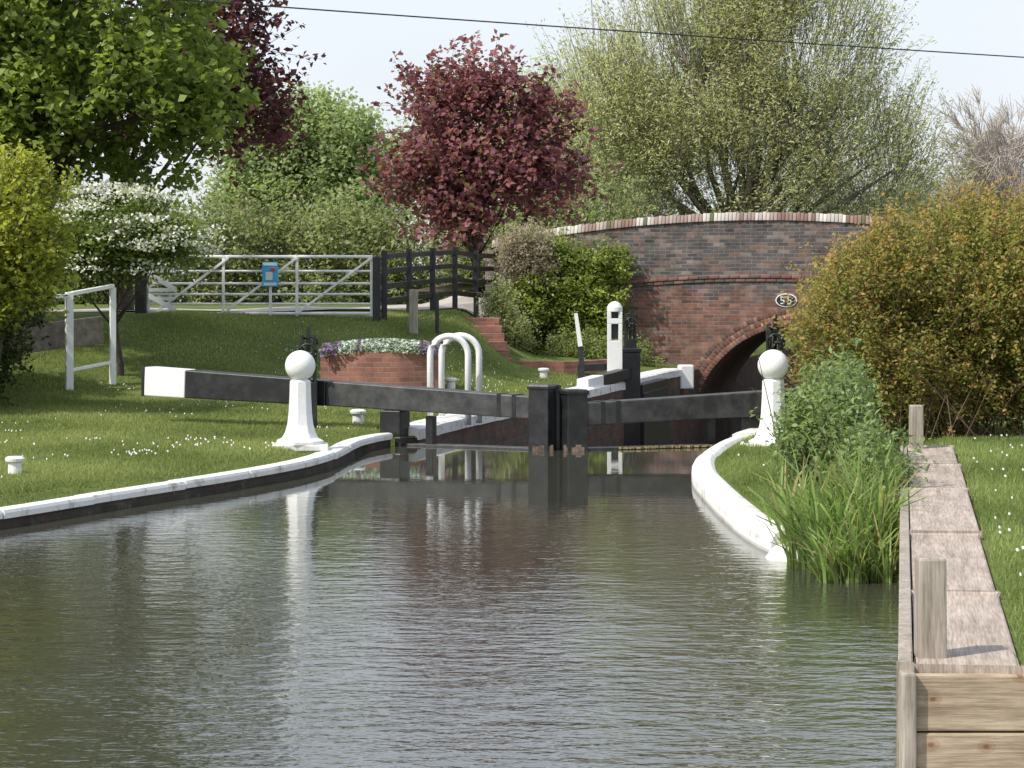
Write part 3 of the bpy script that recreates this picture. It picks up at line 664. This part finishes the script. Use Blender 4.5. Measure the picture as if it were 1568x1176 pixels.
plant("lime_tree", (-7.0, 72, 1.4), [(0, 0, 4.2, 2.6, 2.3, 1.9), (.6, 0, 5.4, 1.9, 1.7, 1.2), (1.6, 0, 3.2, 1.9, 2, 1.6), (-1.2, 0, 3.0, 1.4, 1.6, 1.4), (2.6, 0, 4.4, 1.4, 1.5, 1.2)],
      1800, 24, .16, (.21, .26, .14), (.42, .49, .24), tl=.85, spread=.22, gap=.38, gk=1.8, trunk=(.25, 2.4), aspect=.75)  # lime, ash, poplar: aerial haze painted in as paler leaf colours
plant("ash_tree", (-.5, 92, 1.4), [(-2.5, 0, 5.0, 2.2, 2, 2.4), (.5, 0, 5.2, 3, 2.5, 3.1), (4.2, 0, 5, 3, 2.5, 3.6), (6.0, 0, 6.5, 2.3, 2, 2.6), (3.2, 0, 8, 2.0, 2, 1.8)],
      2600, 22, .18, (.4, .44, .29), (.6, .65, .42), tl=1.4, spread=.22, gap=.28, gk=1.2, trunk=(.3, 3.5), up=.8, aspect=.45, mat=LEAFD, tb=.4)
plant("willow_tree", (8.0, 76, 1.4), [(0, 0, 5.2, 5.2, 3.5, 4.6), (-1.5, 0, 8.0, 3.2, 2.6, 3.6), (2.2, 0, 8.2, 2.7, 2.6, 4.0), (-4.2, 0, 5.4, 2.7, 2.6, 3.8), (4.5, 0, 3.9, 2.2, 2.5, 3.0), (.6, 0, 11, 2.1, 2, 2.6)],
      5600, 24, .16, (.36, .39, .22), (.6, .62, .35), tl=2.1, spread=.16, gap=.4, gk=1.3, trunk=(.4, 2.2), up=1.0, out=.6, rnd=.28, aspect=.3, mat=LEAFD, tb=.5, shell=.5, twig_r=.012, bark=PALEBARK, limbs=40, hue=((.56, .48, .3), .12))  # pale partly from silvery willow leaf, partly distance haze painted into the colour
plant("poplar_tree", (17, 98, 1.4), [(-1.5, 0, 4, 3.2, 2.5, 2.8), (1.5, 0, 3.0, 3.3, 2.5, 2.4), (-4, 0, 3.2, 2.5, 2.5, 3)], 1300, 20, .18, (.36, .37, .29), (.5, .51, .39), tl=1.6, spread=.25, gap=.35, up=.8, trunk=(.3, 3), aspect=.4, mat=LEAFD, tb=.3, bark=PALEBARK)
g = group("bare_tree", (23, 100, 1.4)); b = B(); bx = np.array((23., 100, 1.4)); b.tube([bx + (0, 0, -.4), bx + (0, 0, 2), bx + (.2, 0, 4.2)], [.4, .3, .22], 8)
P0 = []; P1 = []; R0 = []
def grow(p, d, L, r, lev):
    e = p + d * L; P0.append(p); P1.append(e); R0.append(r)
    if lev == 0: return
    for _ in range(4 if lev > 1 else 6):
        nd = d + rng.normal(size=3) * .42 + np.array((0, 0, .12)); nd /= np.linalg.norm(nd); q = p + d * L * rng.uniform(.45, 1.0)
        grow(q, nd, L * rng.uniform(.62, .85), r * .6, lev - 1)
for k in range(26):
    t = rng.uniform(0, 6.28); d = np.array((math.cos(t) * .8, math.sin(t) * .8, rng.uniform(.35, 1.2))); d /= np.linalg.norm(d)
    grow(bx + (0, 0, rng.uniform(1.0, 4.4)), d, 2.25, .09, 4)
P0 = np.array(P0); P1 = np.array(P1); R0 = np.maximum(np.array(R0), .016)
b.make("trunk", PALEBARK, g, smooth=True); sticksmesh("branches", P0, P1, R0, R0 * .6, m_paint("twig_bark", (.54, .47, .42), (.4, .35, .32), .9), g)
hb = [(x, rng.uniform(-1, 1), rng.uniform(.6, 1.5), 2.2, 1.6, rng.uniform(1.4, 2.3)) for x in np.arange(-17, 3, 1.6)]
plant("hedgerow", (0, 62, 1.2), hb, 4200, 22, .14, (.17, .195, .1), (.36, .41, .2), tl=.8, spread=.2, gap=.27, gk=1.7, up=.6, hue=((.4, .33, .22), .06), twig_r=.012)
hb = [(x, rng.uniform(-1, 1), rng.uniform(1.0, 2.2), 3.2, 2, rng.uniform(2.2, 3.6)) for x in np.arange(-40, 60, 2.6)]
plant("hedgerow", (0, 112, .8), hb, 4200, 20, .22, (.34, .36, .26), (.48, .51, .35), tl=1.2, spread=.3, gap=.15, gk=1, up=.6, mat=LEAFD, twig_r=0)  # far hedge: haze put into the pale foliage colour
hb = [(x, rng.uniform(-.6, .6), rng.uniform(.4, 1.0), 1.9, 1.5, rng.uniform(1.4, 2.2)) for x in np.arange(9.5, 26, 1.6)]
plant("hedgerow", (0, 60, 1.2), hb, 1400, 20, .14, (.09, .12, .05), (.24, .29, .11), tl=.8, spread=.2, gap=.2, up=.6, twig_r=.012)
plant("canalside_scrub", (8.3, 70, -1.2), [(-1.5, 0, .6, 2.2, 1.5, 1.8), (1.8, 2, 1, 2.5, 2, 2.6), (-.3, 5, 1, 3, 2, 2.6)], 900, 22, .14, (.02, .03, .01), (.06, .085, .025), tl=.7, spread=.2, gap=.1)
g = plant("spiraea_shrub", (5.35, 25.2, .35), [(0, 0, 1.25, 1.95, 1.6, 1.22), (-.95, -.2, .95, 1.2, 1.1, 1.1), (1.1, 0, 1.3, 1.6, 1.5, 1.25), (-.2, -.3, 1.75, 1.3, 1.2, .75)],
      6800, 22, .05, (.135, .15, .04), (.36, .39, .12), tl=.42, spread=.06, gap=.24, gk=3.2, up=.75, rnd=.45, shell=.3, tipcol=(.54, .32, .13), tipf=1.0, twig_r=.005, bark=m_paint("red_stem", (.22, .1, .06), (.12, .07, .05), .8))
P0 = np.stack([rng.normal(size=200) * .55 + 4.9, rng.normal(size=200) * .5 + 24.9, np.full(200, .3)], 1); E = P0 + np.stack([rng.normal(size=200) * .4 - .1, rng.normal(size=200) * .3 - .1, rng.uniform(.5, 1.0, 200)], 1)
sticksmesh("stems", P0, E, .008, .004, m_paint("stem", (.2, .13, .09), (.13, .09, .06), .8), g)
plant("nettle_patch", (2.86, 18.9, .3), [(-.05, 0, .45, .25, 1.0, .4), (.05, .8, .6, .22, .7, .33), (-.02, -1.3, .2, .26, .7, .3), (-.32, .6, .3, .24, .5, .4)], 760, 20, .065, (.12, .17, .07), (.35, .44, .2), tl=.34, spread=.055, gap=.12, gk=5, up=1.3, out=.2, rnd=.3, aspect=.42, twig_r=.004, shell=.7)
plant("ivy_mass", (1.15, 48.4, .45), [(.25, .1, 1.45, .9, .45, .85), (-.6, 0, .9, .75, .6, .95), (.6, .1, .9, .75, .4, .8), (-.7, .3, 2.1, .55, .5, .5), (.1, .2, .4, 1.1, .5, .5), (.0, .2, 2.0, .6, .35, .45), (1.0, .1, 2.0, .4, .3, .3)],
      1800, 24, .085, (.13, .17, .04), (.42, .49, .13), tl=.35, spread=.09, gap=.3, gk=3.4, up=.1, out=.6)
plant("dead_ivy_tangle", (.35, 48.3, 2.3), [(0, 0, .45, .5, .45, .4), (.1, 0, .05, .4, .35, .45), (-.3, 0, .2, .3, .3, .5)], 560, 14, .06, (.32, .26, .21), (.58, .5, .42), tl=.45, spread=.07, gap=.1, twig_r=.008, bark=PALEBARK)
plant("spindle_shrub", (-.3, 46.6, .5), [(.0, 0, .8, .3, .4, .75), (.3, -.2, .4, .4, .4, .4)], 400, 20, .06, (.3, .33, .15), (.56, .58, .32), tl=.35, spread=.07, gap=.2, gk=4, up=.7)
plant("low_shrub", (2.3, 47.4, .3), [(0, 0, .2, .9, .5, .35), (-.9, .2, .25, .7, .5, .4)], 350, 18, .06, (.14, .18, .055), (.34, .39, .16), tl=.25, spread=.07, gap=.1)
C = np.stack([rng.uniform(x0 + .0, x1, 8000), rng.uniform(34.78, 36.1, 8000), np.zeros(8000)], 1)
u_ = (C[:, 0] - x0) / (x1 - x0); r_ = rng.random(8000)
C[:, 2] = zt - .08 + .08 * np.sin(math.pi * u_) + .12 * np.sin(np.clip((C[:, 1] - 34.7) / 1.4, 0, 1) * 3.1) + rng.uniform(-.05, .06, 8000)
cc = np.where((r_ < .35)[:, None], np.array((.13, .18, .09)), np.array((.66, .72, .72))); pur = (r_ > .35) & ((u_ < .16) | (u_ > .82) | ((u_ > .3) & (u_ < .34))); cc[pur] = (.36, .25, .48)
fl = group("bed_flowers", (-2.05, 35.4, zt)); leafmesh("petals", C, .045, cc * rng.uniform(.75, 1.1, (8000, 1)), PETAL, fl, .9, 1.2)

def blades(name, X, Y, Z, h, w, cols, mat, lean=.35):
    n = len(X); t = rng.uniform(0, 6.28, n); l = rng.uniform(0, lean, n) * h; a = rng.uniform(0, 6.28, n)
    P = np.stack([X, Y, Z], 1); s = np.stack([np.cos(a), np.sin(a), 0 * a], 1) * (w / 2)[:, None]; tip = P + np.stack([np.cos(t) * l, np.sin(t) * l, h], 1)
    V = np.stack([P - s, P + s, tip], 1).reshape(-1, 3); return npmesh(name, V, np.arange(3 * n).reshape(-1, 3), mat, None, np.repeat(cols, 3, 0))
def patch(X, Y): return .5 + .25 * np.sin(X * 2.1 + 1.3 * np.sin(Y * 1.1)) + .25 * np.sin(Y * 1.7 + X * .9)
n = 330000; Y = 16.5 + 28.5 * rng.random(n) ** 1.5; D = .22 + 8.5 * rng.random(n); X = xL(Y) - D
m_ = (X / Y > -.26) & ~((X > x0) & (X < x1) & (Y > 34.75) & (Y < 36.2)) & ~((X < -2.5) & (Y > 41.6)); X, Y = X[m_], Y[m_]; n = len(X)
q = np.clip(patch(X, Y) + rng.normal(size=n) * .3, 0, 1)[:, None]; cols = np.array((.14, .175, .055)) * (1 - q) + np.array((.35, .38, .15)) * q
blades("grass", X, Y, hL(X, Y) - .01, rng.uniform(.012, .036, n) * (1 + Y / 45), .007 + .011 * rng.random(n) * Y / 25, cols, LEAFD, .9)
n = 120000; Y = 9.25 + 18 * rng.random(n) ** 1.3; X = xR(Y) + .2 + 5.5 * rng.random(n) ** 1.2
onw = (X > WX(Y) - .03) & (X < WX(Y) + .53) & (Y < 21.35); m_ = ~onw & (X / Y < .27); X, Y = X[m_], Y[m_]; n = len(X)
q = np.clip(patch(X, Y) + rng.normal(size=n) * .3, 0, 1)[:, None]; cols = np.array((.14, .185, .055)) * (1 - q) + np.array((.34, .4, .15)) * q
blades("grass", X, Y, hR(X, Y) - .01, rng.uniform(.02, .07, n), .006 + .008 * rng.random(n), cols, LEAFD, .8)
n = 16000; Y = rng.uniform(17, 47, n); X = xL(Y) - .19 - np.abs(rng.normal(size=n)) * .08
q = rng.random((n, 1)); blades("grass_fringe", X, Y, np.full(n, .17), rng.uniform(.03, .085, n), np.full(n, .01), np.array((.1, .15, .04)) * (1 - q) + np.array((.33, .36, .15)) * q, LEAFD, .8)
n = 1150; Y = 14.9 + np.abs(rng.normal(size=n)) * 1.0; lo_ = np.where(Y < 15.6, 2.08, 1.98); X = lo_ + (WX(Y) - .05 - lo_) * rng.random(n); V = []; F = []; C = []
for k in range(n):
    h = rng.uniform(.35, .85) * (1.15 if Y[k] > 15.3 else .8); t = rng.uniform(0, 6.28) if rng.random() < .5 else rng.uniform(3.0, 5.2); l = rng.uniform(.15, .7) * h; w = rng.uniform(.006, .014); a = rng.uniform(0, 3.14); o = len(V)
    col = np.array((.13, .18, .06)) * rng.uniform(.7, 2.6); zb = 0 if (X[k] < xR(Y[k]) + .2) else .15
    if rng.random() < .12: col = np.array((.4, .35, .18))
    for s, ww in ((0, 1), (.3, 1), (.6, .85), (.85, .6), (1, .1)):
        z = zb + h * (s - .3 * s ** 3 * (l / h) * 2); cx = X[k] + math.cos(t) * l * s ** 2; cy = Y[k] + math.sin(t) * l * s ** 2
        V += [(cx - math.cos(a) * w * ww, cy - math.sin(a) * w * ww, z - .02), (cx + math.cos(a) * w * ww, cy + math.sin(a) * w * ww, z - .02)]; C += [col, col]
    F += [(o + 2 * i_, o + 2 * i_ + 1, o + 2 * i_ + 3, o + 2 * i_ + 2) for i_ in range(4)]
npmesh("reed_clump", V, F, LEAF, None, np.array(C))
def daisies(X, Y, Z):
    n = len(X); r = rng.uniform(.006, .011, n); V = []
    for k in range(6):
        t = k * math.pi / 3; V.append(np.stack([X + r * math.cos(t), Y + r * math.sin(t), Z + .01 * math.sin(t)], 1))
    V = np.stack(V, 1).reshape(-1, 3); npmesh("daisies", V, np.arange(6 * n).reshape(-1, 6), PETAL, None, np.full((6 * n, 3), .7))
nc_ = 60; cy = 17.5 + 25 * rng.random(nc_) ** 1.2; cd = rng.uniform(.4, 7.5, nc_); X = []; Y = []
for a_, d_ in zip(cy, cd):
    k = rng.integers(3, 22); s = rng.uniform(.1, .5); X += list(xL(a_) - d_ + rng.normal(size=k) * s); Y += list(a_ + rng.normal(size=k) * s)
X = np.array(X); Y = np.array(Y); m_ = (xL(Y) - X > .35) & ~((X > x0) & (X < x1) & (Y > 34.75) & (Y < 36.2)) & (Y < 41); X, Y = X[m_], Y[m_]; daisies(X, Y, hL(X, Y) + .04)
Y = rng.uniform(10, 26, 280); X = np.where(rng.random(280) < .8, WX(Y) + .6 + rng.random(280) * 2.2, xR(Y) + .4 + rng.random(280)); m_ = ~((X > WX(Y) - .03) & (X < WX(Y) + .55)); daisies(X[m_], Y[m_], hR(X[m_], Y[m_]) + .05)

# ---------------------------------------------------------------- light, sky, camera
sd = Vector((-.75, -.5, .0)).normalized(); el = math.radians(48)
sv = Vector((sd.x * math.cos(el), sd.y * math.cos(el), math.sin(el)))
L = bpy.data.lights.new("sun", 'SUN'); L.energy = 4.7; L.angle = math.radians(1.5); L.color = (1, .95, .86)
lo = bpy.data.objects.new("sun", L); lo.rotation_euler = sv.to_track_quat('Z', 'Y').to_euler(); COL.objects.link(lo)
W = bpy.data.worlds.new("World"); S.world = W; W.use_nodes = True; nt = W.node_tree
sky = nt.nodes.new('ShaderNodeTexSky'); sky.sky_type = 'NISHITA'; sky.sun_disc = False; sky.sun_elevation = el; sky.sun_rotation = math.atan2(sd.x, sd.y)
sky.air_density = 1.0; sky.dust_density = 4.0; sky.ozone_density = 1.0
tc = nt.nodes.new('ShaderNodeTexCoord'); sp = nt.nodes.new('ShaderNodeSeparateXYZ'); nt.links.new(tc.outputs['Generated'], sp.inputs[0])
mp = nt.nodes.new('ShaderNodeMapping'); mp.inputs['Scale'].default_value = (1, 1, 2.5); nt.links.new(tc.outputs['Generated'], mp.inputs[0])
nz = noise(nt, mp.outputs[0], 2.2, 5, .6)
r = ramp(nt, [(0.0, (.93, .93, .93)), (.3, (.9, .9, .9)), (.7, (.68, .68, .68)), (1, (.6, .6, .6))], sp.outputs['Z'])
rn = ramp(nt, [(.3, (.9, .9, .9)), (.65, (1.1, 1.1, 1.1))], nz)
f = mixc(nt, 1.0, r.outputs[0], rn.outputs[0], 'MULTIPLY')
hz_ = ramp(nt, [(0.0, (.88, .92, .95)), (.12, (.85, .91, .98)), (.3, (.78, .87, 1.0)), (1, (.7, .82, 1.0))], sp.outputs['Z'])
hc = mixc(nt, 1.0, hz_.outputs[0], (7.2, 7.2, 7.2), 'MULTIPLY')
c = mixc(nt, f, sky.outputs[0], hc)
bg = nt.nodes['Background']; bg.inputs['Strength'].default_value = .15; nt.links.new(c, bg.inputs[0])
cam = bpy.data.cameras.new("camera"); cam.sensor_width = 36; cam.lens = 3400 / 1568 * 36; cam.shift_y = -158 / 1568; cam.clip_end = 3000; cam.clip_start = .1
co = bpy.data.objects.new("camera", cam); co.location = (0, 0, 2.1); co.rotation_euler = (math.pi / 2, 0, 0); COL.objects.link(co); S.camera = co
S.view_settings.view_transform = 'Standard'; S.view_settings.look = 'None'; S.view_settings.exposure = 0
